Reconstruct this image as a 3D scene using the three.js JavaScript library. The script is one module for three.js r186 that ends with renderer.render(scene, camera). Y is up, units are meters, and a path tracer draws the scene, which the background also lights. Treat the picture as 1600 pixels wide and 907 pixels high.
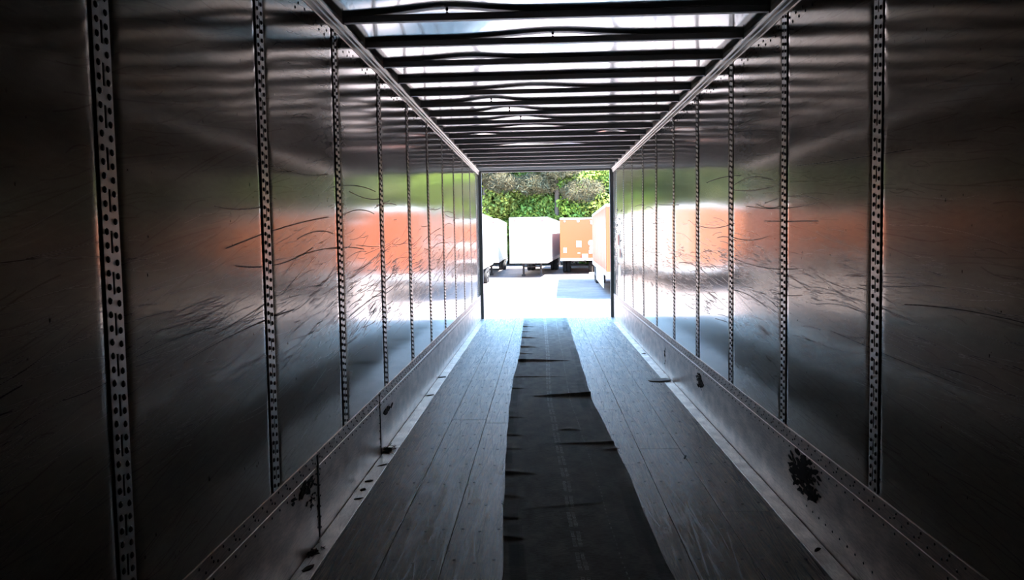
import * as THREE from 'three';
import { mergeGeometries } from 'three/addons/utils/BufferGeometryUtils.js';
import { RoundedBoxGeometry } from 'three/addons/geometries/RoundedBoxGeometry.js';

// ------------------------------------------------------------------ camera, sky, sun, exposure
const scene = new THREE.Scene();
const camera = new THREE.PerspectiveCamera(40.12, 1600 / 907, 0.05, 600);
camera.position.set(-0.0957, 1.5133, 0);
camera.rotation.set(-0.0651, 0.0376, -0.0176, 'YXZ');

const renderer = new THREE.WebGLRenderer({ antialias: true });
renderer.toneMapping = THREE.LinearToneMapping;
renderer.toneMappingExposure = 4.4;
renderer.shadowMap.enabled = true;

// clear summer sky: deep blue overhead, pale towards the horizon
{
  const W = 64, H = 128, data = new Float32Array(W * H * 4);
  const zen = [0.5, 1.25, 2.45], hor = [1.75, 2.3, 2.75];
  for (let j = 0; j < H; j++) {
    const el = Math.max(0, Math.sin(((j + 0.5) / H - 0.5) * Math.PI));
    const k = Math.pow(1 - el, 3);
    for (let i = 0; i < W; i++) {
      const o = (j * W + i) * 4;
      for (let c = 0; c < 3; c++) data[o + c] = zen[c] + (hor[c] - zen[c]) * k;
      data[o + 3] = 1;
    }
  }
  const sky = new THREE.DataTexture(data, W, H, THREE.RGBAFormat, THREE.FloatType);
  sky.mapping = THREE.EquirectangularReflectionMapping;
  sky.magFilter = THREE.LinearFilter; sky.needsUpdate = true;
  scene.background = sky; scene.environment = sky;
}
const sun = new THREE.DirectionalLight(new THREE.Color().setRGB(1, 0.95, 0.86), 13);
sun.position.set(0.524 * 60, 60, 0.3 * 60 - 45);
sun.target.position.set(0, 0, -45);
sun.castShadow = true; sun.shadow.mapSize.set(4096, 4096);
Object.assign(sun.shadow.camera, { left: -70, right: 70, top: 70, bottom: -70, near: 1, far: 200 });
scene.add(sun, sun.target);

// ------------------------------------------------------------------ helpers
function rng(seed) { let a = seed >>> 0; return () => { a = (a + 0x6d2b79f5) | 0; let t = Math.imul(a ^ (a >>> 15), 1 | a); t = (t + Math.imul(t ^ (t >>> 7), 61 | t)) ^ t; return ((t ^ (t >>> 14)) >>> 0) / 4294967296; }; }
const taken = new Map();
function numbered(n) { const k = taken.get(n) ?? 0; taken.set(n, k + 1); return k ? n + '_' + String(k).padStart(3, '0') : n; }
const lin = (r, g, b) => new THREE.Color().setRGB(r, g, b);
function std(color, roughness, metalness = 0, extra = {}) { return new THREE.MeshStandardMaterial({ color, roughness, metalness, ...extra }); }
function plain(g) { if (g.index) g = g.toNonIndexed(); for (const k of Object.keys(g.attributes)) if (!['position', 'normal', 'uv'].includes(k)) g.deleteAttribute(k); return g; }
function join(list) { return list.length === 1 ? list[0] : mergeGeometries(list.map(plain)); }
function box(x0, x1, y0, y1, z0, z1) { return new THREE.BoxGeometry(Math.abs(x1 - x0), Math.abs(y1 - y0), Math.abs(z1 - z0)).translate((x0 + x1) / 2, (y0 + y1) / 2, (z0 + z1) / 2); }
function rbox(x0, x1, y0, y1, z0, z1, r, s = 2) { return new RoundedBoxGeometry(Math.abs(x1 - x0), Math.abs(y1 - y0), Math.abs(z1 - z0), s, r).translate((x0 + x1) / 2, (y0 + y1) / 2, (z0 + z1) / 2); }
function mesh(name, geo, mat, parent, top = false) {
  const m = new THREE.Mesh(Array.isArray(geo) ? join(geo) : geo, mat);
  m.name = top ? numbered(name) : name; m.castShadow = m.receiveShadow = true;
  (parent ?? scene).add(m); return m;
}
function group(name, label, category, grp) {
  const g = new THREE.Group(); g.name = numbered(name); g.userData = { label, category };
  if (grp) g.userData.group = grp; scene.add(g); return g;
}
function structure(name, label, category) { const g = new THREE.Group(); g.name = name; g.userData = { kind: 'structure', label, category }; scene.add(g); return g; }
function canvas(w, h) { const c = document.createElement('canvas'); c.width = w; c.height = h; return [c, c.getContext('2d')]; }
function tex(c, srgb = true) {
  const t = new THREE.CanvasTexture(c); t.wrapS = t.wrapT = THREE.RepeatWrapping; t.magFilter = THREE.LinearFilter;
  if (srgb) t.colorSpace = THREE.SRGBColorSpace; return t;
}
// smooth value noise that tiles every `per` cells
function noise2(seed, per) {
  const r = rng(seed), g = new Float32Array(per * per).map(() => r());
  return (x, y) => {
    const xi = Math.floor(x), yi = Math.floor(y), fx = x - xi, fy = y - yi, sx = fx * fx * (3 - 2 * fx), sy = fy * fy * (3 - 2 * fy);
    const at = (a, b) => g[(((b % per) + per) % per) * per + (((a % per) + per) % per)];
    return (at(xi, yi) * (1 - sx) + at(xi + 1, yi) * sx) * (1 - sy) + (at(xi, yi + 1) * (1 - sx) + at(xi + 1, yi + 1) * sx) * sy;
  };
}
function grain(ctx, w, h, f) { const im = ctx.getImageData(0, 0, w, h), d = im.data; for (let y = 0; y < h; y++) for (let x = 0; x < w; x++) { const o = (y * w + x) * 4, k = f(x, y); for (let c = 0; c < 3; c++) d[o + c] = Math.max(0, Math.min(255, d[o + c] * k)); } ctx.putImageData(im, 0, 0); }

// ------------------------------------------------------------------ dimensions (metres; floor top y = 0, camera at z = 0, doorway at z = -14.91)
const HW = 1.25, H = 2.777, ZD = -14.91, ZN = 1.3, KICK = 0.45, GROUND = -1.2;
const PITCH = 1.2192, LEFT0 = 2.1, RIGHT0 = 3.2535, POSTW = 0.082;

// ------------------------------------------------------------------ materials
function wallTextures(seed, tilt, scuffs) {
  const W = 2048, Hh = 1024, r = rng(seed);
  const [c, x] = canvas(W, Hh), [cr, xr] = canvas(W, Hh), [cs, xs] = canvas(W, Hh);
  xs.fillStyle = 'rgb(255,255,255)'; xs.fillRect(0, 0, W, Hh); xs.globalCompositeOperation = 'destination-out';
  x.fillStyle = 'rgb(196,191,184)'; x.fillRect(0, 0, W, Hh);
  xr.fillStyle = 'rgb(0,28,255)'; xr.fillRect(0, 0, W, Hh);
  const n1 = noise2(seed + 1, 16), n2 = noise2(seed + 2, 128);
  grain(x, W, Hh, (i, j) => 0.93 + 0.1 * n1(i / 128, j / 64) + 0.06 * (n2(i / 16, j / 4) - 0.5) + 0.05 * (r() - 0.5));
  const stroke = (ctx, px, py, len, ang, bend, wdt, style) => {
    ctx.strokeStyle = style; ctx.lineWidth = wdt; ctx.lineCap = 'round';
    for (const off of [-W, 0, W]) {
      ctx.beginPath(); ctx.moveTo(px + off, py);
      const ex = px + Math.cos(ang) * len, ey = py + Math.sin(ang) * len;
      ctx.quadraticCurveTo((px + ex) / 2 + off - Math.sin(ang) * bend, (py + ey) / 2 + Math.cos(ang) * bend, ex + off, ey); ctx.stroke();
    }
  };
  const scuff = (px, py, len, ang, bend, w, al) => { stroke(x, px, py, len, ang, bend, w, `rgba(30,26,23,${al})`); stroke(xr, px, py, len, ang, bend, w, `rgba(0,215,0,${al})`); stroke(xs, px, py, len, ang, bend, w, `rgba(0,0,0,${al})`); };
  // hairline rub marks, everywhere
  for (let i = 0; i < 1500; i++) {
    const y = Hh * r(), a = tilt * (0.05 + 0.3 * r()) + (r() - 0.5) * 0.12;
    stroke(x, W * r(), y, 40 + 320 * r() * r(), a, (r() - 0.5) * 24, 0.7 + 0.6 * r(), r() < 0.3 ? `rgba(235,230,222,${0.18 + 0.2 * r()})` : `rgba(70,62,56,${0.12 + 0.25 * r()})`);
  }
  // heavier black scuffs, thickest at fork-lift height
  for (let i = 0; i < scuffs; i++) {
    const yy = 0.67 + 0.13 * (r() + r() + r() - 1.5) * 1.2, y = Hh * yy, a = tilt * (0.02 + 0.45 * r() * r()) + (r() - 0.5) * 0.2;
    const len = 40 + 380 * r() * r(), px = W * r(), w = 0.5 + 0.7 * r() * r(), al = 0.6 + 0.4 * r();
    scuff(px, y, len, a, (r() - 0.5) * len * 0.16, w * 1.25, al);
  }
  for (let i = 0; i < 16; i++) { // long single gouges
    const y = Hh * (0.35 + 0.4 * r()), len = 200 + 420 * r();
    scuff(W * r(), y, len, tilt * 0.12 * r(), (r() - 0.5) * 70, 1.9, 0.85);
  }
  for (let i = 0; i < 30; i++) { // rubber smears made of many fine lines
    const px = W * r(), py = Hh * (0.58 + 0.22 * r()), a = tilt * 0.25 * r();
    for (let k = 0; k < 26; k++) scuff(px + (r() - 0.5) * 90, py + (r() - 0.5) * 46, 10 + 60 * r(), a + (r() - 0.5) * 0.25, 3 * (r() - 0.5), 1, 0.25 + 0.4 * r());
  }
  for (let i = 0; i < 260; i++) { x.fillStyle = `rgba(30,26,24,${0.4 + 0.4 * r()})`; x.fillRect(W * r(), Hh * r(), 1 + 2 * r(), 1 + 4 * r()); }
  const mr = tex(cr, false); return { map: tex(c), roughnessMap: mr, metalnessMap: mr, specularIntensityMap: tex(cs, false) };
}
const wallMat = {
  [-1]: new THREE.MeshPhysicalMaterial({ name: 'left_wall_metal', color: lin(0.72, 0.675, 0.61), metalness: 0.46, roughness: 1, ior: 1.6, ...wallTextures(11, -1, 460) }),
  [1]: new THREE.MeshPhysicalMaterial({ name: 'right_wall_metal', color: lin(0.72, 0.675, 0.61), metalness: 0.46, roughness: 1, ior: 1.6, ...wallTextures(23, -0.45, 270) }),
};
const postMat = std(lin(0.5, 0.49, 0.47), 0.34, 1), rivetMat = std(lin(0.045, 0.042, 0.04), 0.4, 0.6), channelMat = std(lin(0.4, 0.39, 0.38), 0.6, 0.3), plyMat = std(lin(0.45, 0.37, 0.28), 0.9), dabMat = std(lin(0.03, 0.03, 0.03), 0.7);
const railMat = std(lin(0.74, 0.7, 0.63), 0.45, 0.55), bowMat = std(lin(0.34, 0.34, 0.34), 0.45, 1);
const outerMat = std(lin(0.7, 0.7, 0.7), 0.5), frameMat = std(lin(0.09, 0.085, 0.08), 0.55);

function kickTextures(seed, base) {
  const W = 2048, Hh = 256, r = rng(seed), [c, x] = canvas(W, Hh);
  x.fillStyle = base; x.fillRect(0, 0, W, Hh);
  const n1 = noise2(seed, 32), n2 = noise2(seed + 5, 128);
  grain(x, W, Hh, (i, j) => 0.8 + 0.24 * n1(i / 64, j / 32) + 0.14 * (n2(i / 16, j / 3) - 0.5) + 0.05 * (r() - 0.5));
  for (let i = 0; i < 900; i++) {
    x.strokeStyle = r() < 0.4 ? `rgba(225,218,210,${0.25 * r()})` : `rgba(52,42,38,${0.1 + 0.3 * r() * r()})`; x.lineWidth = 0.6 + 1.2 * r();
    const px = W * r(), py = Hh * r(), l = 20 + 220 * r() * r(), a = -0.05 + (r() - 0.5) * 0.5 * r();
    x.beginPath(); x.moveTo(px, py); x.lineTo(px + l * Math.cos(a), py + l * Math.sin(a)); x.stroke();
  }
  return tex(c);
}
const kickMat = new THREE.MeshStandardMaterial({ color: lin(1, 0.97, 0.95), metalness: 0.5, roughness: 0.4, map: kickTextures(77, 'rgb(212,194,182)') });
const stripMat = new THREE.MeshStandardMaterial({ color: lin(1, 1, 1), metalness: 0.85, roughness: 0.33, map: kickTextures(78, 'rgb(232,228,220)') });

const woodTex = (() => {
  const W = 2048, Hh = 1024, r = rng(5), [c, x] = canvas(W, Hh); // 4 m x four boards of 0.289 m
  for (let b = 0; b < 4; b++) for (let s = 0; s < 8; s++) {
    let px = -300 * r();
    while (px < W) {
      const l = 150 + 420 * r(), t = 184 + 44 * (r() - 0.5), y = b * 256 + s * 32;
      x.fillStyle = `rgb(${t + 10},${t - 4},${t - 22})`; x.fillRect(px, y, l, 32); px += l;
      x.fillStyle = 'rgba(40,34,30,0.35)'; x.fillRect(px - 1, y, 1.2, 32);
    }
    x.fillStyle = 'rgba(40,34,30,0.25)'; x.fillRect(0, b * 256 + s * 32, W, 0.9);
  }
  const n1 = noise2(91, 256), n2 = noise2(92, 32);
  grain(x, W, Hh, (i, j) => 0.84 + 0.4 * (n1(i / 64, j / 4) - 0.5) + 0.22 * (n1(i / 16 + 50, j / 4 + 9) - 0.5) + 0.24 * n2(i / 64, j / 32) + 0.05 * (r() - 0.5));
  for (let i = 0; i < 1200; i++) { // drag scratches, mostly along the boards
    const px = W * r(), py = Hh * r(), big = r() < 0.14, l = (big ? 180 : 20) + 380 * r() * r(), a = (r() - 0.5) * (big ? 0.35 : 0.14);
    x.strokeStyle = `rgba(26,22,20,${big ? 0.55 + 0.4 * r() : 0.2 + 0.45 * r()})`; x.lineWidth = big ? 2.6 + 3 * r() : 0.8 + 1.6 * r();
    x.beginPath(); x.moveTo(px, py); x.quadraticCurveTo(px + l / 2, py + l / 2 * Math.sin(a) + (r() - 0.5) * 30, px + l, py + l * Math.sin(a)); x.stroke();
  }
  for (let i = 0; i < 260; i++) { x.fillStyle = `rgba(28,24,22,${0.3 + 0.5 * r()})`; x.beginPath(); x.ellipse(W * r(), Hh * r(), 2 + 9 * r(), 1 + 3 * r(), (r() - 0.5), 0, 7); x.fill(); }
  return tex(c);
})();
const woodMat = new THREE.MeshStandardMaterial({ color: lin(1, 1, 1), roughness: 0.47, map: woodTex });
const screwMat = std(lin(0.025, 0.023, 0.022), 0.6, 0.3);

// ------------------------------------------------------------------ side walls: liner panels between slotted posts
const PY0 = KICK - 0.02, PY1 = 2.735;
const postPlate = (() => {
  const s = new THREE.Shape(), w = POSTW / 2; s.moveTo(-w, PY0); s.lineTo(w, PY0); s.lineTo(w, PY1); s.lineTo(-w, PY1); s.closePath();
  for (let y = PY0 + 0.06; y + 0.062 < PY1 - 0.03; y += 0.1112) { const h = new THREE.Path(), a = 0.0055; h.moveTo(-a, y); h.lineTo(-a, y + 0.062); h.lineTo(a, y + 0.062); h.lineTo(a, y); h.closePath(); s.holes.push(h); }
  return new THREE.ExtrudeGeometry(s, { depth: 0.002, bevelEnabled: true, bevelThickness: 0.0012, bevelSize: 0.0012, bevelSegments: 1 });
})();
const rivetSpots = []; for (let y = PY0 + 0.035, i = 0; y < PY1 - 0.015; y += 0.03706, i++) { rivetSpots.push([-0.0225, y + 0.010], [0.0225, y]); }
const dome = (r, h, seg, rings) => { const g = new THREE.SphereGeometry(1, seg, rings, 0, Math.PI * 2, 0, Math.PI / 2); g.scale(r, h, r); return g; }; // points up +y
const rivetNear = plain(dome(0.0098, 0.0055, 10, 2).rotateX(Math.PI / 2)), rivetFar = plain(dome(0.0105, 0.006, 6, 1).rotateX(Math.PI / 2));
const rivetRow = mergeGeometries(rivetSpots.map(([x, y]) => rivetFar.clone().translate(x, y, 0.003)));

function panelGeometry(z0, z1, side, seed) { // z0 > z1; in world space, facing inwards
  const nu = 44, nv = 30, r = rng(seed), n = noise2(seed, 16), pos = [], uv = [], idx = [];
  const tx = (r() - 0.5) * 0.004, ty = (r() - 0.5) * 0.004, bow = 0.0012 * (r() - 0.3);
  for (let j = 0; j <= nv; j++) for (let i = 0; i <= nu; i++) {
    let a = i / nu; a = 0.5 - 0.5 * Math.cos(a * Math.PI) * (0.75 + 0.25 * Math.cos(a * Math.PI) ** 2);
    const z = z0 + (z1 - z0) * a, y = PY0 + (PY1 - PY0) * j / nv, d = Math.min(z0 - z, z - z1);
    const wob = (n(z * 1.7 + 40, y * 2.1) - 0.5) * 0.0022 + (n(z * 4 + 9, y * 5 + 3) - 0.5) * 0.0005 * (y > 1.9 ? 1.8 : 1);
    const out = 0.0045 * Math.exp(-((d / 0.022) ** 2)) + wob + tx * (a - 0.5) + ty * (j / nv - 0.5) + bow * (1 - (2 * a - 1) ** 2);
    pos.push(side * (HW + out), y, z); uv.push(-z / (4 * PITCH), (y - PY0) / (PY1 - PY0));
  }
  for (let j = 0; j < nv; j++) for (let i = 0; i < nu; i++) {
    const a = j * (nu + 1) + i, b = a + 1, c = a + nu + 1, d = c + 1;
    if (side < 0) idx.push(a, c, b, b, c, d); else idx.push(a, b, c, b, d, c);
  }
  const g = new THREE.BufferGeometry(); g.setAttribute('position', new THREE.Float32BufferAttribute(pos, 3)); g.setAttribute('uv', new THREE.Float32BufferAttribute(uv, 2)); g.setIndex(idx); g.computeVertexNormals(); return g;
}
function buildWall(side) {
  const left = side < 0, w = structure(left ? 'wall_left' : 'wall_right', left ? 'scuffed metal trailer side wall opposite the torn patch' : 'scuffed metal trailer side wall with a torn patch by the doorway', 'wall');
  mesh('outer_skin', box(side * (HW + 0.03), side * (HW + 0.055), -0.05, H + 0.06, ZD, ZN + 0.06), outerMat, w);
  const first = left ? LEFT0 : RIGHT0, posts = [];
  for (let k = -4; k <= 11; k++) { const z = -(first + k * PITCH); if (z < ZN - 0.1 && z > ZD + 0.2) posts.push([z, k]); }
  let prev = ZN;
  posts.forEach(([z, k], i) => { mesh('panel', panelGeometry(prev, z + POSTW / 2, side, 300 + i * 7 + (left ? 0 : 1000)), wallMat[side], w); prev = z - POSTW / 2; });
  mesh('panel', panelGeometry(prev, ZD + 0.02, side, 777 + (left ? 0 : 50)), wallMat[side], w);
  for (const [z, k] of posts) {
    const p = mesh('post', postPlate, postMat, w); p.position.set(side * (HW + 0.0015), 0, z); p.rotation.y = -side * Math.PI / 2;
    mesh('post_channel', [box(-POSTW / 2, POSTW / 2, PY0, PY1, -0.024, -0.022), box(-POSTW / 2, -POSTW / 2 + 0.002, PY0, PY1, -0.022, -0.003), box(POSTW / 2 - 0.002, POSTW / 2, PY0, PY1, -0.022, -0.003)], channelMat, p);
    if ((left && (k === 0 || k === 1)) || (!left && k === 0)) for (const [rx, ry] of rivetSpots) { const v = mesh('rivet', rivetNear, rivetMat, p); v.position.set(rx, ry, 0.003); }
    else mesh('rivets', rivetRow, rivetMat, p).userData.kind = 'stuff';
  }
  // rivets under the top rail, in two staggered rows
  const rv = []; for (let z = ZN - 0.1, i = 0; z > ZD + 0.1; z -= 0.0508, i++) { if (i % 7 === 6) continue; rv.push(plain(dome(0.009, 0.005, 6, 1).rotateZ(side * Math.PI / 2).translate(side * (HW + 0.001), i % 2 ? 2.632 : 2.665, z))); }
  mesh('rail_rivets', mergeGeometries(rv), rivetMat, w).userData.kind = 'stuff';
  return w;
}
const wallLeft = buildWall(-1), wallRight = buildWall(1);

// front (nose) wall behind the camera
{ const w = structure('wall_front', 'dark plywood nose wall at the closed end of the trailer', 'wall');
  for (let i = 0; i < 4; i++) mesh('panel', rbox(-HW - 0.03 + i * 0.64, -HW - 0.03 + i * 0.64 + 0.637, 0, H + 0.05, ZN, ZN + 0.018, 0.002, 1), std(lin(0.07, 0.06, 0.052), 0.85), w);
  mesh('outer_skin', box(-HW - 0.055, HW + 0.055, -0.05, H + 0.06, ZN + 0.02, ZN + 0.06), outerMat, w); }

// scuff plates along the foot of each wall
const rivetK = plain(dome(0.0062, 0.0035, 7, 1));
function buildKick(side, joints) {
  const left = side < 0, b = structure(left ? 'baseboard_left' : 'baseboard_right', left ? 'riveted aluminium scuff plate with two dark upright joints' : 'riveted aluminium scuff plate with dark torn scars', 'scuff plate');
  const X = HW - 0.004;
  joints.slice(1).forEach((z1, i) => {
    const z0 = joints[i], prof = [[0, 0], [0, 0.372], [0.0035, 0.3745], [0.0035, 0.381], [-0.001, 0.3835], [-0.001, 0.447], [0.001, KICK], [0.009, KICK], [0.009, 0]]; // [out, y]
    const s = new THREE.Shape(prof.map(([o, y]) => new THREE.Vector2(X + o, y)));
    const g = new THREE.ExtrudeGeometry(s, { depth: z0 - z1 - 0.006, bevelEnabled: false, steps: 1 }).translate(0, 0, z1 + 0.003);
    const p = g.attributes.position, uv = g.attributes.uv; for (let k = 0; k < p.count; k++) uv.setXY(k, -p.getZ(k) / 3.6, p.getY(k) / 0.45);
    if (left) { g.scale(-1, 1, 1); const n = g.attributes.normal; for (let k = 0; k < p.count; k += 3) { for (const at of [p, n, uv]) { const sz = at.itemSize, A = at.array; for (let c = 0; c < sz; c++) { const t = A[(k + 1) * sz + c]; A[(k + 1) * sz + c] = A[(k + 2) * sz + c]; A[(k + 2) * sz + c] = t; } } } g.computeVertexNormals(); }
    const plate = mesh('plate', g, kickMat, b), rv = [];
    const put = (y, z, o) => rv.push(rivetK.clone().rotateZ(side * Math.PI / 2).translate(side * (X + o), y, z));
    let n = 0; for (let z = z0 - 0.03; z > z1 + 0.02; z -= 0.05) { put(n % 2 ? 0.402 : 0.434, z, -0.001); if (n % 4 === 0) put(0.414, z - 0.014, -0.001); if (n % 2 === 0) put(0.352, z - 0.01, 0); n++; }
    if (left && i < 3) for (let y = 0.05; y < 0.34; y += 0.055) { put(y, z0 - 0.03, 0); put(y + 0.02, z1 + 0.03, 0); }
    if (!left && z1 < -3.5 && z0 > -3.8) for (let z = -3.15; z > -4.05; z -= 0.09) put(0.115, z, 0);
    mesh('rivets', mergeGeometries(rv), rivetMat, plate).userData.kind = 'stuff';
  });
  return b;
}
function jointShade(parent, side, z, w, seed) { // black strip added for the shade inside an open upright joint
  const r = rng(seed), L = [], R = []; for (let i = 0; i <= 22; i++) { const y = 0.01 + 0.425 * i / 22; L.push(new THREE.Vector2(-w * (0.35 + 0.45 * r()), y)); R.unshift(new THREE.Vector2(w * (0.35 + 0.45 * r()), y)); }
  return mesh('joint_shade_strip', new THREE.ExtrudeGeometry(new THREE.Shape([...L, ...R]), { depth: 0.004, bevelEnabled: false }).rotateY(-side * Math.PI / 2).translate(side * (HW - 0.0028), 0, z), std(lin(0.015, 0.013, 0.012), 0.9), parent);
}
const kickLeft = buildKick(-1, [ZN, -0.8, -3.925, -5.485, -8.65, -11.8, ZD]), kickRight = buildKick(1, [ZN, -2.2, -8.72, ZD]);
jointShade(kickLeft, -1, -3.925, 0.022, 51); jointShade(kickLeft, -1, -5.485, 0.014, 52);
// dark torn scars in the scuff plates: shallow shreds of black coating standing off the metal
function scar(parent, name, cz, cy, size, seed, side, n, squash = 1) {
  const r = rng(seed), parts = [];
  for (let i = 0; i < n; i++) {
    const a = r() * 6.283, d = r() * size, sz = size * (0.05 + 0.16 * r() * (1 - 0.5 * d / size)), pts = [];
    for (let k = 0; k < 8; k++) { const t = k / 8 * 6.283, q = sz * (0.55 + 0.75 * r()); pts.push(new THREE.Vector2(Math.cos(t) * q * 1.9, Math.sin(t) * q * 0.55)); }
    const g = new THREE.ExtrudeGeometry(new THREE.Shape(pts), { depth: 0.001 + 0.004 * r(), bevelEnabled: false });
    g.rotateZ((r() - 0.5) * 0.9); g.translate(Math.cos(a) * d * 1.35, Math.sin(a) * d * 0.6 * squash, 0); g.rotateY(-side * Math.PI / 2); g.translate(side * (HW - 0.0038), cy, cz); parts.push(plain(g));
  }
  return mesh(name, mergeGeometries(parts), std(lin(0.022, 0.018, 0.016), 0.95), parent);
}
scar(kickRight, 'torn_scar', -4.1, 0.265, 0.19, 4, 1, 120, 0.95); scar(kickRight, 'torn_scar', -6.8, 0.262, 0.12, 9, 1, 55, 0.9);
scar(kickLeft, 'torn_scar', -3.72, 0.325, 0.16, 14, -1, 26, 0.35); scar(kickLeft, 'torn_scar', -3.8, 0.24, 0.07, 15, -1, 14, 0.9); scar(kickLeft, 'torn_scar', -5.75, 0.27, 0.16, 18, -1, 24, 0.2);
// ragged upright tear in the right scuff plate
scar(kickRight, 'torn_scar', -8.72, 0.2, 0.06, 31, 1, 26, 3.6);
// torn liner beside the doorway, its red-brown core showing
{ const core = std(lin(0.42, 0.12, 0.05), 0.85), rim = std(lin(0.75, 0.72, 0.68), 0.5, 0.4), r = rng(66);
  const hole = (zc, yc, hw, hh, m, t) => { const pts = []; for (let k = 0; k < 14; k++) { const a = k / 14 * 6.283; pts.push(new THREE.Vector2(Math.sign(Math.cos(a)) * Math.abs(Math.cos(a)) ** 0.5 * hw * (0.8 + 0.35 * r()), Math.sign(Math.sin(a)) * Math.abs(Math.sin(a)) ** 0.5 * hh * (0.85 + 0.25 * r()))); }
    const g = new THREE.ExtrudeGeometry(new THREE.Shape(pts), { depth: t, bevelEnabled: false }).rotateY(-Math.PI / 2).translate(HW - 0.001, yc, zc); return mesh('torn_patch', g, m, wallRight); };
  hole(-13.84, 1.44, 0.2, 0.13, rim, 0.004); hole(-13.84, 1.45, 0.15, 0.1, core, 0.006);
  hole(-13.6, 1.22, 0.17, 0.11, rim, 0.004); hole(-13.6, 1.225, 0.11, 0.085, core, 0.006); hole(-13.75, 0.86, 0.2, 0.16, rim, 0.003);
  for (let i = 0; i < 34; i++) { const big = r() < 0.2; hole(-13.9 - 0.6 * (r() - 0.5) * 2, 0.6 + 1.4 * r(), 0.02 + (big ? 0.06 : 0.03) * r(), 0.01 + (big ? 0.03 : 0.015) * r(), std(lin(0.06, 0.05, 0.045), 0.9), 0.003); } }

// ------------------------------------------------------------------ top rails, floor-edge strips, rear frame
for (const side of [-1, 1]) {
  const g = structure(side < 0 ? 'trim_1' : 'trim_2', side < 0 ? 'pale top rail along the wall opposite the torn patch' : 'pale top rail along the wall with the torn patch', 'rail');
  const prof = [[HW + 0.03, 2.702], [HW - 0.003, 2.702], [HW - 0.006, 2.706], [HW - 0.006, 2.733], [HW - 0.014, 2.737], [HW - 0.014, 2.756], [HW - 0.022, 2.76], [HW - 0.027, 2.765], [HW - 0.027, H + 0.0], [HW - 0.022, H + 0.004], [HW + 0.03, H + 0.004]];
  const s = new THREE.Shape(prof.map(([x, y]) => new THREE.Vector2(side * x, y)));
  mesh('rail', new THREE.ExtrudeGeometry(s, { depth: ZN - ZD, bevelEnabled: false }).translate(0, 0, ZD), railMat, g);
  const sc = []; for (let k = -8; k < 18; k++) sc.push(plain(dome(0.006, 0.004, 8, 1).rotateZ(side * Math.PI / 2).translate(side * (HW - 0.027), H - 0.006, -(4.66 + 0.597 * k))));
  mesh('rail_screws', mergeGeometries(sc), screwMat, g).userData.kind = 'stuff';
  const st = structure(side < 0 ? 'trim_3' : 'trim_4', side < 0 ? 'flat aluminium strip between floor boards and scuff plate, strewn with litter' : 'flat aluminium strip between floor boards and scuff plate, under the pale slat', 'strip');
  const cuts = side < 0 ? [ZN, -2.1, -5.75, -9.4, -12.6, ZD] : [ZN, -1.5, -4.9, -8.5, -11.7, ZD];
  cuts.slice(1).forEach((z1, i) => {
    const z0 = cuts[i], x0 = side < 0 ? -HW + 0.008 : HW - 0.096, x1 = side < 0 ? -HW + 0.096 : HW - 0.008;
    const q = rbox(x0, x1, -0.02, 0.003 + (i % 2) * 0.0006, z1 + 0.002, z0 - 0.002, 0.0015, 1), p = q.attributes.position, uv = q.attributes.uv;
    for (let k = 0; k < p.count; k++) uv.setXY(k, p.getZ(k) / 3, p.getX(k) * 2.2); mesh('strip', q, stripMat, st);
    mesh('groove_cover', box(side * (HW - 0.0075), side * (HW - 0.002), -0.02, -0.004, z1, z0), stripMat, st);
  });
}
{ const f = structure('trim_5', 'dark steel frame around the open doorway', 'door frame');
  mesh('jamb', rbox(-HW - 0.05, -HW + 0.055, 0, H, ZD - 0.1, ZD, 0.006), frameMat, f); mesh('jamb', rbox(HW - 0.055, HW + 0.05, 0, H, ZD - 0.1, ZD, 0.006), frameMat, f);
  mesh('header', rbox(-HW - 0.05, HW + 0.05, H - 0.03, H + 0.1, ZD - 0.1, ZD, 0.006), frameMat, f); mesh('sill', rbox(-HW - 0.05, HW + 0.05, -0.2, -0.001, ZD - 0.1, ZD, 0.006), std(lin(0.35, 0.35, 0.35), 0.5, 0.6), f);
  for (const side of [-1, 1]) for (const y of [0.35, 1.0, 1.75, 2.4]) mesh('hinge', rbox(side * (HW + 0.04), side * (HW + 0.09), y - 0.06, y + 0.06, ZD - 0.16, ZD - 0.09, 0.01), frameMat, f); }

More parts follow.
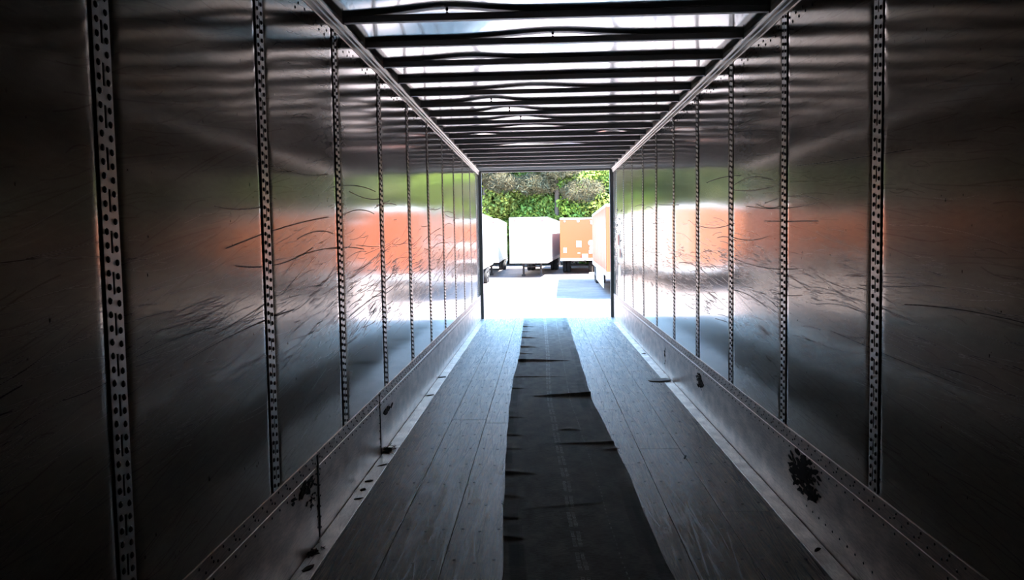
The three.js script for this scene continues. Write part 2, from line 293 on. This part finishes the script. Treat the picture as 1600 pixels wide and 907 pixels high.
// ------------------------------------------------------------------ ceiling: buckled sheet on straight roof bows
const BOW0 = 4.68, BOWP = 0.597, SHEET = H + 0.038;
const ceiling = structure('ceiling', 'buckled shiny roof sheet over dark roof bows', 'ceiling');
{
  const r = rng(42), lifts = {}; // places where the sheet has come off its bow: [x, height, half width]
  const known = { 0: [[-0.62, 0.016, 0.28]], 1: [[0.0, 0.014, 0.36]], 2: [[-0.6, 0.009, 0.25]], 4: [[-0.15, 0.012, 0.35]], 5: [[-0.55, 0.015, 0.2]], 6: [[-0.4, 0.02, 0.22]], 7: [[-0.3, 0.018, 0.25]], 8: [[-0.2, 0.012, 0.3]], 9: [[0.8, 0.012, 0.15], [-0.8, 0.009, 0.15]], 11: [[-0.3, 0.012, 0.3], [0.3, 0.008, 0.2]] };
  for (let k = -9; k < 18; k++) lifts[k] = known[k] ?? [[(r() - 0.6) * 1.2, 0.003 * r(), 0.2 + 0.3 * r()]];
  const n = noise2(8, 64), nx = 72, nz = 460, pos = [], uv = [], idx = [], z0 = ZN, z1 = ZD;
  for (let j = 0; j <= nz; j++) for (let i = 0; i <= nx; i++) {
    const x = -HW - 0.02 + (2 * HW + 0.04) * i / nx, z = z0 + (z1 - z0) * j / nz, t = (-z - BOW0) / BOWP, k = Math.floor(t), f = t - k;
    const lift = (b) => (lifts[b] ?? []).reduce((a, [lx, h, w]) => a + h * Math.exp(-(((x - lx) / w) ** 2)), 0);
    const sm = f * f * (3 - 2 * f), mid = Math.sin(f * Math.PI);
    const y = SHEET + lift(k) * (1 - sm) + lift(k + 1) * sm + mid * mid * (0.007 * (n(x * 0.9 + k * 7.3, k * 3.1) - 0.6)) - 0.004 * Math.max(0, (Math.abs(x) - 0.95) / 0.3) ** 2;
    pos.push(x, y, z); uv.push(x, z);
  }
  for (let j = 0; j < nz; j++) for (let i = 0; i < nx; i++) { const a = j * (nx + 1) + i, b = a + 1, c = a + nx + 1, d = c + 1; idx.push(a, b, c, b, d, c); }
  const g = new THREE.BufferGeometry(); g.setAttribute('position', new THREE.Float32BufferAttribute(pos, 3)); g.setAttribute('uv', new THREE.Float32BufferAttribute(uv, 2)); g.setIndex(idx); g.computeVertexNormals();
  mesh('roof_sheet', g, std(lin(0.88, 0.88, 0.87), 0.11, 1), ceiling);
  mesh('outer_skin', box(-HW - 0.055, HW + 0.055, SHEET + 0.06, SHEET + 0.07, ZD, ZN + 0.06), outerMat, ceiling);
  for (const s of [-1, 1]) mesh('roof_edge', box(s * (HW + 0.015), s * (HW + 0.055), H - 0.02, SHEET + 0.065, ZD, ZN + 0.06), outerMat, ceiling);
  mesh('roof_edge', box(-HW - 0.055, HW + 0.055, H, SHEET + 0.065, ZD - 0.08, ZD + 0.01), outerMat, ceiling); mesh('roof_edge', box(-HW - 0.055, HW + 0.055, H, SHEET + 0.065, ZN, ZN + 0.06), outerMat, ceiling);
  const s = new THREE.Shape([[-0.018, 0], [0.016, 0], [0.018, 0.002], [0.021, 0.036], [0.026, 0.036], [0.026, 0.0385], [-0.028, 0.0385], [-0.028, 0.036], [-0.023, 0.036], [-0.02, 0.002]].map(([a, b]) => new THREE.Vector2(a, b)));
  const bg = new THREE.ExtrudeGeometry(s, { depth: 2 * (HW - 0.024), bevelEnabled: false }).rotateY(Math.PI / 2).translate(-(HW - 0.024), 0, 0);
  for (let k = -8; k < 17; k++) {
    const b = mesh('roof_bow', bg, bowMat, ceiling); b.position.set(0, H - 0.001, -(BOW0 + BOWP * k));
    for (const [lx, h] of lifts[k]) if (h > 0.0135) mesh('sealant_dab', new THREE.SphereGeometry(1, 8, 6).scale(0.009, 0.002 + h / 2, 0.009).translate(lx, 0.036 + h / 2, 0.0), dabMat, b);
  }
}

// ------------------------------------------------------------------ floor boards with screws
const floor = structure('floor', 'worn laminated wooden board floor', 'floor');
{
  const r = rng(19), PW = 0.2885, x0 = -4 * PW;
  const cuts = [[-1.9, -7.7, -12.2], [-6.56, -11.1], [-0.9, -6.44, -12.9], [-5.2, -10.3], [-3.1, -9.2], [-6.9, -12.4], [-1.6, -5.6, -10.7], [-4.3, -8.9, -13.1]];
  mesh('subfloor', box(-HW - 0.05, HW + 0.05, -0.16, -0.036, ZD + 0.002, ZN + 0.06), plyMat, floor);
  const disc = plain(new THREE.CylinderGeometry(0.0078, 0.0084, 0.0016, 7));
  for (let b = 0; b < 8; b++) {
    const xa = x0 + b * PW, ends = [ZN, ...cuts[b], ZD + 0.003];
    ends.slice(1).forEach((z1, i) => {
      const za = ends[i], g = rbox(xa + 0.0012, xa + PW - 0.0012, -0.035, (r() - 0.5) * 0.0016, z1 + 0.002, za - 0.002, 0.002, 1), p = g.attributes.position, uv = g.attributes.uv, o = r(), row = (b * 5 + i * 3) % 4;
      for (let k = 0; k < p.count; k++) uv.setXY(k, -p.getZ(k) / 4 + o, (row + 0.04 + 0.92 * (p.getX(k) - xa) / PW) / 4);
      const board = mesh('board', g, woodMat, floor), sc = [];
      for (let z = -3.635 + 0.4 * 12; z > ZD; z -= 0.4) { if (z > za - 0.05 || z < z1 + 0.05) continue; for (let q = 0; q < 3; q++) if (r() < 0.95) sc.push(disc.clone().translate(xa + PW * (q + 0.5) / 3 + (r() - 0.5) * 0.012, 0.001, z + (q % 2 ? 0.015 : -0.015) + (r() - 0.5) * 0.01)); }
      if (sc.length) mesh('screw_heads', mergeGeometries(sc), screwMat, board).userData.kind = 'stuff';
    });
  }
}

// ------------------------------------------------------------------ felt runner down the middle
{
  const W = 512, Hh = 2048, r = rng(61), [c, x] = canvas(W, Hh); // u across 0.8 m, v along 6 m
  x.fillStyle = 'rgb(172,164,152)'; x.fillRect(0, 0, W, Hh);
  const n1 = noise2(62, 64), n2 = noise2(63, 256);
  grain(x, W, Hh, (i, j) => 0.82 + 0.2 * n1(i / 32, j / 32) + 0.22 * (n2(i / 10, j / 2) - 0.5) + 0.12 * (r() - 0.5));
  for (let i = 0; i < 70; i++) { x.fillStyle = `rgba(30,28,26,${0.05 + 0.12 * r()})`; const e = r() < 0.5 ? r() * 46 : W - r() * 70; x.fillRect(e - 25, Hh * r(), 50, 60 + 160 * r()); }
  for (let y = 10; y < Hh; y += 96) { // two faint columns of print, too worn to read, and a dashed line
    for (let k = 0; k < 9; k++) for (const col of [232, 250]) { x.strokeStyle = `rgba(255,255,250,${0.35 + 0.6 * r()})`; x.lineWidth = 2.2; x.strokeRect(col + r() * 3, y + k * 8 + r() * 2, 7 + 5 * r(), 3 + 3 * r()); }
    for (let k = 0; k < 5; k++) { x.fillStyle = `rgba(255,255,250,${0.2 + 0.75 * r()})`; x.fillRect(372 + r() * 2, y + k * 19, 5, 5 + 8 * r()); }
  }
  const map = tex(c), L = [[-1.2, -0.2], [-3.44, -0.285], [-4.31, -0.326], [-5.33, -0.36], [-6.96, -0.404], [-8.58, -0.414], [-10.23, -0.396], [-14.9, -0.44]], Rr = [[-1.2, 0.5], [-3.44, 0.467], [-4, 0.446], [-4.95, 0.44], [-5.82, 0.41], [-7.34, 0.355], [-9.9, 0.359], [-14.9, 0.363]];
  const at = (t, z) => { for (let i = 1; i < t.length; i++) if (z >= t[i][0]) { const k = (z - t[i][0]) / (t[i - 1][0] - t[i][0]); return t[i][1] + (t[i - 1][1] - t[i][1]) * k; } return t.at(-1)[1]; };
  // folds: [z, from, to (0 left edge .. 1 right edge), peak at, height, drift]
  const folds = [[-9.64, -0.05, 0.9, 0.02, 0.036, 0], [-7.48, 0.28, 1.05, 1, 0.042, 0.03], [-8.55, -0.05, 0.8, 0.1, 0.012, 0], [-10.9, -0.05, 0.35, 0, 0.026, 0], [-11.9, -0.05, 0.4, 0, 0.024, 0], [-10.3, -0.05, 0.28, 0, 0.014, 0], [-12.7, -0.05, 0.3, 0, 0.016, 0], [-13.4, -0.05, 0.4, 0, 0.02, 0], [-7.9, -0.05, 0.2, 0, 0.014, 0], [-5.0, -0.05, 0.26, 0, 0.02, 0], [-5.72, 0.45, 1.05, 1, 0.02, 0.05], [-5.55, 0.85, 1.05, 1, 0.015, 0], [-6.0, -0.05, 0.15, 0, 0.012, 0], [-5.6, -0.05, 0.15, 0, 0.01, 0], [-4.55, -0.05, 0.14, 0, 0.012, 0], [-4.2, -0.05, 0.13, 0, 0.01, 0], [-3.9, -0.05, 0.15, 0, 0.014, 0], [-6.6, -0.05, 0.2, 0, 0.01, 0], [-4.4, 0.1, 0.75, 0.5, 0.006, -0.2], [-6.15, 0.5, 0.75, 0.62, 0.014, 0]];
  const nx = 44, rows = []; { let z = -1.2; while (z > ZD + 0.01) { rows.push(z); const near = folds.some((f) => Math.abs(z - f[0]) < 0.14); z -= near ? 0.008 : 0.05; } rows.push(ZD + 0.01); }
  const pos = [], uv = [], idx = [], nn = noise2(70, 64), T = 0.004;
  for (const z of rows) for (let i = 0; i <= nx; i++) {
    const s = i / nx, xl = at(L, z) + 0.008 * (nn(z * 3 + 30, 1) - 0.5), xr = at(Rr, z) + 0.008 * (nn(z * 3 + 40, 9) - 0.5);
    let y = 0.004 + 0.004 * nn(s * 4 + 3, z * 2.5 + 60);
    for (const [fz, a, b, pk, h, dr] of folds) { if (s < a || s > b) continue; const w = s < pk ? (s - a) / Math.max(1e-3, pk - a) : (b - s) / Math.max(1e-3, b - pk), d = z - (fz + dr * (s - pk)); y += h * Math.min(1, w) ** 0.8 * (d > 0 ? Math.exp(-((d / 0.016) ** 2)) : Math.exp(-((d / 0.07) ** 2))); }
    pos.push(xl + (xr - xl) * s, y, z); uv.push(s, -z / 6);
  }
  const row = nx + 1, top = rows.length * row;
  for (let k = 0; k < top; k++) { pos.push(pos[k * 3], pos[k * 3 + 1] - T + 0.0008, pos[k * 3 + 2]); uv.push(uv[k * 2], uv[k * 2 + 1]); }
  for (let j = 0; j < rows.length - 1; j++) for (let i = 0; i < nx; i++) { const a = j * row + i, b = a + 1, d = a + row, e = d + 1; idx.push(a, b, d, b, e, d, top + a, top + d, top + b, top + b, top + d, top + e); }
  for (let j = 0; j < rows.length - 1; j++) for (const i of [0, nx]) { const a = j * row + i, d = a + row; if (i) idx.push(a, top + a, d, d, top + a, top + d); else idx.push(a, d, top + a, d, top + d, top + a); }
  const g = new THREE.BufferGeometry(); g.setAttribute('position', new THREE.Float32BufferAttribute(pos, 3)); g.setAttribute('uv', new THREE.Float32BufferAttribute(uv, 2)); g.setIndex(idx); g.computeVertexNormals();
  const m = mesh('floor_runner', g, new THREE.MeshStandardMaterial({ color: lin(1, 1, 1), roughness: 0.85, map }), null, true);
  m.userData = { label: 'charcoal felt runner with wrinkled edges and faint print along the floor', category: 'floor runner' };
}

// ------------------------------------------------------------------ litter on the floor
{
  const pale = std(lin(0.85, 0.84, 0.8), 0.6), dark = std(lin(0.05, 0.04, 0.03), 0.9), brown = std(lin(0.16, 0.1, 0.06), 0.9);
  const sh = new THREE.Shape([[-0.12, -0.04], [-0.03, -0.09], [0.1, -0.08], [0.1, 0.09], [-0.06, 0.08], [-0.12, 0.04]].map(([a, b]) => new THREE.Vector2(a, b)));
  const shim = mesh('slat', new THREE.ExtrudeGeometry(sh, { depth: 0.003, bevelEnabled: true, bevelSize: 0.002, bevelThickness: 0.001, bevelSegments: 1 }).rotateX(-Math.PI / 2).rotateZ(0.02), pale, null, true);
  shim.position.set(1.128, 0.007, -8.28); shim.rotation.set(-0.03, 0.12, 0.02); shim.userData = { label: 'pale pointed slat lying across the aluminium strip by the scuff plate', category: 'slat' };
  const chip = (x, z, len, wid, turn, m, seed, label) => { const r = rng(seed), pts = []; for (let k = 0; k < 7; k++) { const a = k / 7 * 6.283; pts.push(new THREE.Vector2(Math.cos(a) * len * (0.6 + 0.5 * r()), Math.sin(a) * wid * (0.6 + 0.6 * r()))); }
    const g = new THREE.ExtrudeGeometry(new THREE.Shape(pts), { depth: 0.003, bevelEnabled: true, bevelSize: 0.001, bevelThickness: 0.001, bevelSegments: 1 }).rotateX(-Math.PI / 2), o = mesh('wood_chip', g, m, null, true); o.position.set(x, 0.0046, z); o.rotation.set(0.05 * r(), turn, 0.08 * r()); o.userData = { label, category: 'chip', group: 'chips on the floor strips' }; };
  const litter = (x, z, n, size, seed, label) => { const r = rng(seed), p = []; for (let i = 0; i < n; i++) { const l = size * (0.4 + 0.8 * r()); p.push(plain(new THREE.CylinderGeometry(0.0016 + 0.002 * r(), 0.001, l, 5).rotateZ(Math.PI / 2 + (r() - 0.5) * 0.7).rotateY(r() * 6.3).translate((r() - 0.3) * size * 0.8, 0.006 + 0.02 * r() * r(), (r() - 0.5) * size * 2.2))); }
    for (let i = 0; i < n / 2; i++) p.push(plain(new THREE.IcosahedronGeometry(0.006 + 0.01 * r(), 0).scale(1.3, 0.5, 1).translate((r() - 0.5) * size * 0.5, 0.006, (r() - 0.5) * size * 1.6))); const o = mesh('twig_litter', mergeGeometries(p), dark, null, true); o.position.set(x, 0.002, z); o.userData = { label, category: 'litter', kind: 'stuff' }; };
  chip(-1.2, -4.87, 0.028, 0.014, 0.5, dark, 1, 'small dark chip on the littered aluminium strip');
  chip(-1.2, -4.7, 0.024, 0.014, 1.2, brown, 2, 'brown leaf scrap on the littered aluminium strip');
  chip(-1.19, -4.53, 0.03, 0.005, 0.2, dark, 3, 'thin dark splinter on the littered aluminium strip');
  chip(-1.185, -5.22, 0.045, 0.007, 0.6, brown, 4, 'long brown sliver on the littered aluminium strip');
  chip(-1.195, -3.55, 0.04, 0.016, 1.1, brown, 5, 'curled brown scrap at the near end of the littered strip');
  chip(-1.2, -7.6, 0.05, 0.02, 0.4, dark, 6, 'black flake on the littered strip far beyond the twigs');
  chip(-1.2, -8.6, 0.06, 0.02, 0.4, dark, 7, 'black flake on the littered strip nearest the doorway');
  chip(1.2, -3.75, 0.03, 0.012, 0.8, dark, 8, 'dark flake on the strip below the large torn scar');
  chip(1.2, -10.2, 0.04, 0.014, 0.3, dark, 9, 'dark flake on the strip beyond the pale slat');
  chip(0.86, -5.36, 0.05, 0.007, 1.2, dark, 10, 'dark splinter on the bare boards beside the runner');
  litter(-1.22, -5.6, 26, 0.09, 77, 'clump of dark twigs caught against the scuff plate joint');
  litter(-1.225, -3.75, 14, 0.06, 79, 'dark crumbs along the scuff plate beside the curled scrap');
}

// ------------------------------------------------------------------ yard
{
  const W = 1024, r = rng(301), [c, x] = canvas(W, W); x.fillStyle = 'rgb(127,112,108)'; x.fillRect(0, 0, W, W);
  const n1 = noise2(302, 16), n2 = noise2(303, 128); grain(x, W, W, (i, j) => 0.86 + 0.16 * n1(i / 64, j / 64) + 0.12 * (n2(i / 8, j / 8) - 0.5) + 0.08 * (r() - 0.5));
  for (let i = 0; i < 40; i++) { x.strokeStyle = `rgba(110,98,90,${0.2 + 0.3 * r()})`; x.lineWidth = 1 + r(); let px = W * r(), py = W * r(); x.beginPath(); x.moveTo(px, py); for (let k = 0; k < 9; k++) { px += (r() - 0.3) * 60; py += (r() - 0.5) * 50; x.lineTo(px, py); } x.stroke(); }
  const t = tex(c); const g = new THREE.PlaneGeometry(260, 260).rotateX(-Math.PI / 2), uv = g.attributes.uv; for (let k = 0; k < uv.count; k++) uv.setXY(k, uv.getX(k) * 22, uv.getY(k) * 22);
  const m = mesh('ground', g, new THREE.MeshStandardMaterial({ color: lin(1, 1, 1), roughness: 0.95, map: t }), null); m.position.set(0, GROUND, -60); m.userData = { kind: 'structure', label: 'sunlit pale concrete yard', category: 'ground' };
}

const whitePaint = std(lin(0.55, 0.55, 0.53), 0.35), orangePaint = std(lin(0.29, 0.052, 0.01), 0.35), hazedOrange = std(lin(0.3, 0.075, 0.025), 0.4), brightenedOrange = std(lin(0.36, 0.11, 0.045), 0.4), alu = std(lin(0.72, 0.7, 0.68), 0.4, 0.5), steel = std(lin(0.05, 0.045, 0.045), 0.7), rubber = std(lin(0.02, 0.02, 0.022), 0.85), hubMat = std(lin(0.5, 0.5, 0.5), 0.4, 0.6), placard = std(lin(0.85, 0.84, 0.8), 0.6), lampRed = std(lin(0.5, 0.03, 0.02), 0.3), greyBox = std(lin(0.2, 0.2, 0.2), 0.6);  // paler oranges: colour lightened for brighter reflections and a washed-out shaded side
const tyreGeo = (() => { const pts = [[0.27, -0.13], [0.44, -0.14], [0.505, -0.11], [0.515, 0], [0.505, 0.11], [0.44, 0.14], [0.27, 0.13]].map(([a, b]) => new THREE.Vector2(a, b)); return new THREE.LatheGeometry(pts, 20).rotateZ(Math.PI / 2); })();
const hubGeo = join([new THREE.CylinderGeometry(0.28, 0.28, 0.12, 16).rotateZ(Math.PI / 2), new THREE.CylinderGeometry(0.11, 0.11, 0.26, 10).rotateZ(Math.PI / 2)]);
const seamGeo = {};
// a box semi-trailer; origin on the ground below the middle of its front wall, front towards +z, length towards -z
function trailer(label, x, z, turn, { side = whitePaint, front = whitePaint, length = 16, legs = true, bogie = 12.6, skirt = false, marks = null, grp } = {}) {
  const t = group('box_trailer', label, 'trailer', grp); t.position.set(x, GROUND, z); t.rotation.y = turn;
  const w = 1.3, y0 = 1.12, y1 = 4.08, L = length;
  mesh('front_wall', rbox(-w + 0.05, w - 0.05, y0, y1, -0.06, 0, 0.02), front, t);
  for (const s of [-1, 1]) {
    const sw = mesh('side_wall', rbox(s * (w - 0.05), s * w, y0, y1, -L, -0.06, 0.01), side, t);
    const key = s; seamGeo[key] ??= mergeGeometries([...Array(12)].map((_, i) => plain(box(s * w, s * (w + 0.006), y0 + 0.1, y1 - 0.15, -1.2 - i * 1.22 - 0.04, -1.2 - i * 1.22))));
    mesh('seams', seamGeo[key], side, sw);
    mesh('corner_post', rbox(s * (w - 0.07), s * (w + 0.005), y0, y1, -0.09, 0.012, 0.03), front !== whitePaint ? front : alu, t);
    mesh('bottom_rail', rbox(s * (w - 0.06), s * (w + 0.012), y0 - 0.12, y0 + 0.12, -L, -0.02, 0.01), alu, t);
    mesh('top_rail', rbox(s * (w - 0.06), s * (w + 0.012), y1 - 0.1, y1 + 0.02, -L, -0.02, 0.01), alu, t);
  }
  mesh('roof', rbox(-w, w, y1 - 0.01, y1 + 0.03, -L, -0.01, 0.01), alu, t); mesh('deck', box(-w + 0.05, w - 0.05, y0 - 0.1, y0 + 0.05, -L, -0.06), steel, t);
  mesh('rear_wall', rbox(-w + 0.05, w - 0.05, y0, y1, -L - 0.01, -L + 0.05, 0.01), alu, t);
  mesh('front_sill', rbox(-w + 0.04, w - 0.04, y0 - 0.12, y0 + 0.06, -0.05, 0.014, 0.01), alu, t); mesh('front_header', rbox(-w + 0.04, w - 0.04, y1 - 0.09, y1 + 0.02, -0.05, 0.014, 0.01), alu, t);
  mesh('coupler_plate', box(-0.5, 0.5, y0 - 0.2, y0 - 0.1, -2.2, -0.3), steel, t);
  if (legs) for (const s of [-1, 1]) { const l = mesh('landing_leg', [box(s * 0.62 - 0.07, s * 0.62 + 0.07, 0.12, y0 - 0.08, -2.75, -2.6), box(s * 0.62 - 0.13, s * 0.62 + 0.13, 0, 0.13, -2.83, -2.5)], steel, t); mesh('leg_brace', box(Math.min(0, s * 0.6), Math.max(0, s * 0.6), 0.62, 0.7, -2.72, -2.64), steel, l); }
  for (const zz of [-bogie, -bogie - 1.25]) { const a = mesh('axle', new THREE.CylinderGeometry(0.07, 0.07, 2.2, 10).rotateZ(Math.PI / 2).translate(0, 0.515, zz), steel, t);
    for (const s of [-1, 1]) for (const d of [1.14, 0.84]) { const ty = mesh('tyre', tyreGeo, rubber, t); ty.position.set(s * d, 0.515, zz); if (d > 1) { const h = mesh('hub', hubGeo, hubMat, ty); } } }
  for (const s of [-1, 1]) mesh('slider_rail', box(s * 0.5 - 0.05, s * 0.5 + 0.05, 0.72, y0 - 0.1, -bogie - 2.1, -bogie + 0.9), steel, t);
  mesh('rear_guard', [box(-1.1, 1.1, 0.5, 0.6, -L, -L + 0.08), box(-0.75, -0.67, 0.6, y0, -L, -L + 0.08), box(0.67, 0.75, 0.6, y0, -L, -L + 0.08)], steel, t);
  if (skirt) for (const s of [-1, 1]) mesh('side_skirt', rbox(s * (w - 0.06), s * (w - 0.03), 0.28, y0 - 0.1, -bogie + 1.0, -3.4, 0.01), alu, t);
  mesh('connector_box', [rbox(0.28, 0.72, y0 + 0.1, y0 + 0.36, 0, 0.06, 0.01), rbox(0.42, 0.58, y0 - 0.12, y0 + 0.1, 0, 0.05, 0.01)], greyBox, t);
  for (const s of [-1, 1]) mesh('marker_lamp', rbox(s * 0.95 - 0.05, s * 0.95 + 0.05, y1 - 0.25, y1 - 0.17, 0, 0.03, 0.01), marks ? placard : lampRed, t);
  if (marks) marks(t, y0, y1);
  return t;
}
// in direct view through the doorway
trailer('white trailer with long sunlit side and orange front wall, wheels by the doorway jamb', -4.65, -37.5, 0, { front: brightenedOrange, bogie: 10.6 });
trailer('white trailer on landing legs behind the long-sided white one', -4.4, -56, 0.005, {});
trailer('white trailer on landing legs parked beside the placarded orange one', -0.95, -54, -0.075, {});
trailer('orange trailer with white placards on its end wall', 2.58, -58, -0.07, { side: orangePaint, front: orangePaint, legs: false, bogie: 3.8, marks(t, y0, y1) {
  const disc = (x, y, r, m) => mesh('placard', new THREE.CylinderGeometry(r, r, 0.012, 24).rotateX(Math.PI / 2).translate(x, y, 0.008), m, t), sq = (x, y, w, h, m) => mesh('placard', rbox(x - w / 2, x + w / 2, y - h / 2, y + h / 2, 0, 0.012, 0.004, 1), m, t);
  const by = (px) => -1.3 + (px - 875.5) * 0.0467, up = (py) => 1.51 + 1.2 - (py - 372.7) * 0.0467 + 0.0;
  sq(by(883), up(393), 0.22, 0.36, placard); sq(by(904.6), up(383.5), 0.36, 0.44, placard); sq(by(904.6), up(383.5), 0.1, 0.24, greyBox); disc(by(923.5), up(382), 0.2, placard); sq(by(924), up(390), 0.26, 0.2, placard); sq(by(923), up(396), 0.3, 0.24, greyBox); sq(by(904.6), up(397.5), 0.16, 0.06, placard); disc(by(904), up(347.5), 0.09, placard); disc(by(925), up(351), 0.09, placard); } });
trailer('orange trailer with silver side skirt standing across the patch of shade', 3.98, -34.2, -0.028, { side: hazedOrange, front: orangePaint, skirt: true, bogie: 12.4, marks(t, y0, y1) {
  for (const [zz, w] of [[-5.6, 0.5], [-6.5, 0.16], [-7, 0.16], [-7.5, 0.1]]) mesh('placard', rbox(-1.312, -1.3, 2.35, 2.85, zz - w / 2, zz + w / 2, 0.003, 1), placard, t); } });
// seen only in the walls' reflections
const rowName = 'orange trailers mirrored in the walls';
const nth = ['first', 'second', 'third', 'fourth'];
[[7.4, -54, -0.06], [10.8, -54.5, -0.06], [14.2, -54, -0.05], [17.8, -54, -0.05]].forEach(([x, z, a], i) => trailer(`${nth[i]} orange trailer along the row beyond the placarded one`, x, z, a, { side: brightenedOrange, front: brightenedOrange, grp: rowName }));
[[-8.1, -40, 0], [-11.6, -41, 0], [-15.1, -41, 0.02], [-18.6, -42, 0.02]].forEach(([x, z, a], i) => trailer(`${nth[i]} orange trailer along the row beyond the long-sided white one`, x, z, a, { side: brightenedOrange, front: brightenedOrange, grp: rowName }));

// ------------------------------------------------------------------ trees beyond the yard
{
  const clump = (seed, n, l, w) => { const r = rng(seed), P = [], I = []; for (let i = 0; i < n; i++) { const c = new THREE.Vector3(r() - 0.5, r() - 0.5, r() - 0.5).multiplyScalar(0.9), d = new THREE.Vector3(r() - 0.5, r() - 0.6, r() - 0.5).normalize(), e = new THREE.Vector3(r() - 0.5, r() - 0.5, r() - 0.5).cross(d).normalize(), o = P.length / 3; for (const [a, b] of [[-1, 0], [0, -1], [1, 0], [0, 1]]) { const p = c.clone().addScaledVector(d, a * l).addScaledVector(e, b * w); P.push(p.x, p.y, p.z); } I.push(o, o + 1, o + 2, o, o + 2, o + 3); } const g = new THREE.BufferGeometry(); g.setAttribute('position', new THREE.Float32BufferAttribute(P, 3)); g.setIndex(I); g.computeVertexNormals(); return g; };
  const leafGeo = [clump(1, 16, 0.22, 0.11), clump(2, 16, 0.22, 0.11)], needleGeo = clump(3, 22, 0.3, 0.03), leafMat = std(lin(1, 1, 1), 0.8), needleMat = std(lin(1, 1, 1), 0.9), bark = std(lin(0.1, 0.075, 0.06), 0.95);
  const G1 = 'trees behind the parked trailers', G2 = 'trees of the wood mirrored in the walls';
  const m4 = new THREE.Matrix4(), q = new THREE.Quaternion(), e = new THREE.Euler(), v = new THREE.Vector3(), sc = new THREE.Vector3();
  function tree(name, label, x, z, h, rad, seed, tone, pine, grp) {
    const r = rng(seed), t = group(name, label, 'tree', grp); t.position.set(x, GROUND, z);
    const tr = pine ? 0.24 : 0.18, pts = [...Array(7)].map((_, i) => new THREE.Vector3((r() - 0.5) * 0.3 * (i > 0), h * 0.9 * i / 6, (r() - 0.5) * 0.3 * (i > 0)));
    mesh('trunk', [new THREE.TubeGeometry(new THREE.CatmullRomCurve3(pts), 12, tr, 8), new THREE.CylinderGeometry(tr, tr * 1.7, 0.7, 8).translate(0, 0.35, 0)], bark, t);
    const lobes = [], br = []; const nl = pine ? 13 : 16;
    for (let i = 0; i < nl; i++) { const yy = pine ? h * (0.42 + 0.55 * i / nl) : h * (0.1 + 0.82 * i / nl), k = pine ? 1 - 0.5 * i / nl : Math.sin(Math.PI * (0.18 + 0.72 * i / nl)), a = i * 2.4 + r(), d = rad * k * (0.25 + 0.5 * r()); const c = new THREE.Vector3(Math.cos(a) * d, yy, Math.sin(a) * d); lobes.push([c, rad * k * (pine ? 0.5 : 0.62)]); br.push(plain(new THREE.TubeGeometry(new THREE.QuadraticBezierCurve3(new THREE.Vector3(0, yy - d * 0.4, 0), new THREE.Vector3(c.x * 0.5, yy - d * 0.1, c.z * 0.5), c), 5, 0.05, 5))); }
    mesh('branches', mergeGeometries(br), bark, t);
    const n = grp === G2 ? 2000 : pine ? 3200 : 5000, f = new THREE.InstancedMesh(pine ? needleGeo : leafGeo[seed % 2], pine ? needleMat : leafMat, n), col = new THREE.Color(), tones = lobes.map(() => 0.55 + 0.8 * r());
    for (let i = 0; i < n; i++) {
      const li = Math.floor(r() * lobes.length), [c, R] = lobes[li], u = r() * 2 - 1, a = r() * 6.283, s = R * Math.cbrt(0.25 + 0.75 * r()), w = Math.sqrt(1 - u * u);
      v.set(c.x + Math.cos(a) * w * s, c.y + u * s * (pine ? 0.45 : 0.8), c.z + Math.sin(a) * w * s); q.setFromEuler(e.set(r() * 6, r() * 6, r() * 6)); sc.setScalar(grp === G2 ? 1 + 0.6 * r() : 0.55 + 0.5 * r());
      f.setMatrixAt(i, m4.compose(v, q, sc)); const k = tones[li] * (0.75 + 0.5 * r()), y = r(); f.setColorAt(i, col.setRGB(tone[0] * k * (0.8 + 0.5 * y), tone[1] * k, tone[2] * k * (1.2 - 0.5 * y)));
    }
    f.name = 'foliage'; f.userData.kind = 'stuff'; f.castShadow = f.receiveShadow = true; t.add(f);
  }
  const A = [0.1, 0.17, 0.02], B = [0.036, 0.08, 0.019], C = [0.15, 0.195, 0.028], P = [0.072, 0.066, 0.034];
  tree('leafy_tree', 'bright yellow-green tree behind the long-sided white trailer', -6.2, -79, 13, 3.6, 401, C, false, G1);
  tree('leafy_tree', 'dark green tree above the gap between two white trailers', -3.4, -83, 15, 4, 402, B, false, G1);
  tree('leafy_tree', 'bright green tree above the white trailer on landing legs', -0.6, -80, 11, 3.6, 403, A, false, G1);
  tree('pine_tree', 'tall pine with dark trunk above the gap beside the placarded orange trailer', 1.45, -77, 17, 4.2, 404, P, true, G1);
  tree('leafy_tree', 'bright green tree above the placarded orange trailer', 3.9, -80, 12, 3.8, 405, A, false, G1);
  tree('leafy_tree', 'yellow-green tree above the silver-skirted orange trailer', 7.2, -79, 13, 3.8, 406, C, false, G1);
  tree('pine_tree', 'slender pine with straight trunk above the long-sided white trailer', -5.3, -76.5, 19, 3, 407, P, true, G1);
  tree('pine_tree', 'pale pine whose crown shows above the placarded orange trailer', 5.4, -85, 18, 4.6, 408, P, true, G1);
  tree('leafy_tree', 'dark green tree filling in behind the tall pine', 1.2, -88, 16, 4.6, 409, B, false, G1);
  let s = 430; for (const x of [-44, -39, -34, -29, -24.5, -20, -16.5, -13, -9.6, 10.6, 14, 17.6, 21.5, 26, 31, 36, 41, 46]) { const r = rng(s); tree('leafy_tree', x < 0 ? 'green tree of the wood mirrored by the torn wall' : 'green tree of the wood mirrored by the wall opposite the torn patch', x, -80 - 8 * r(), 13 + 5 * r(), 4.4, s++, [[0.085, 0.1, 0.035], [0.05, 0.065, 0.025], [0.1, 0.11, 0.04]][s % 3], false, G2); }  // olive tones: haze of the mirror image is put into the leaf colour
  for (const x of [-11, -7, 8, 12]) { tree('leafy_tree', 'dark tall tree in the second row of the wood', x, -91, 17, 4.6, s++, B, false, G1); }
}

renderer.render(scene, camera);
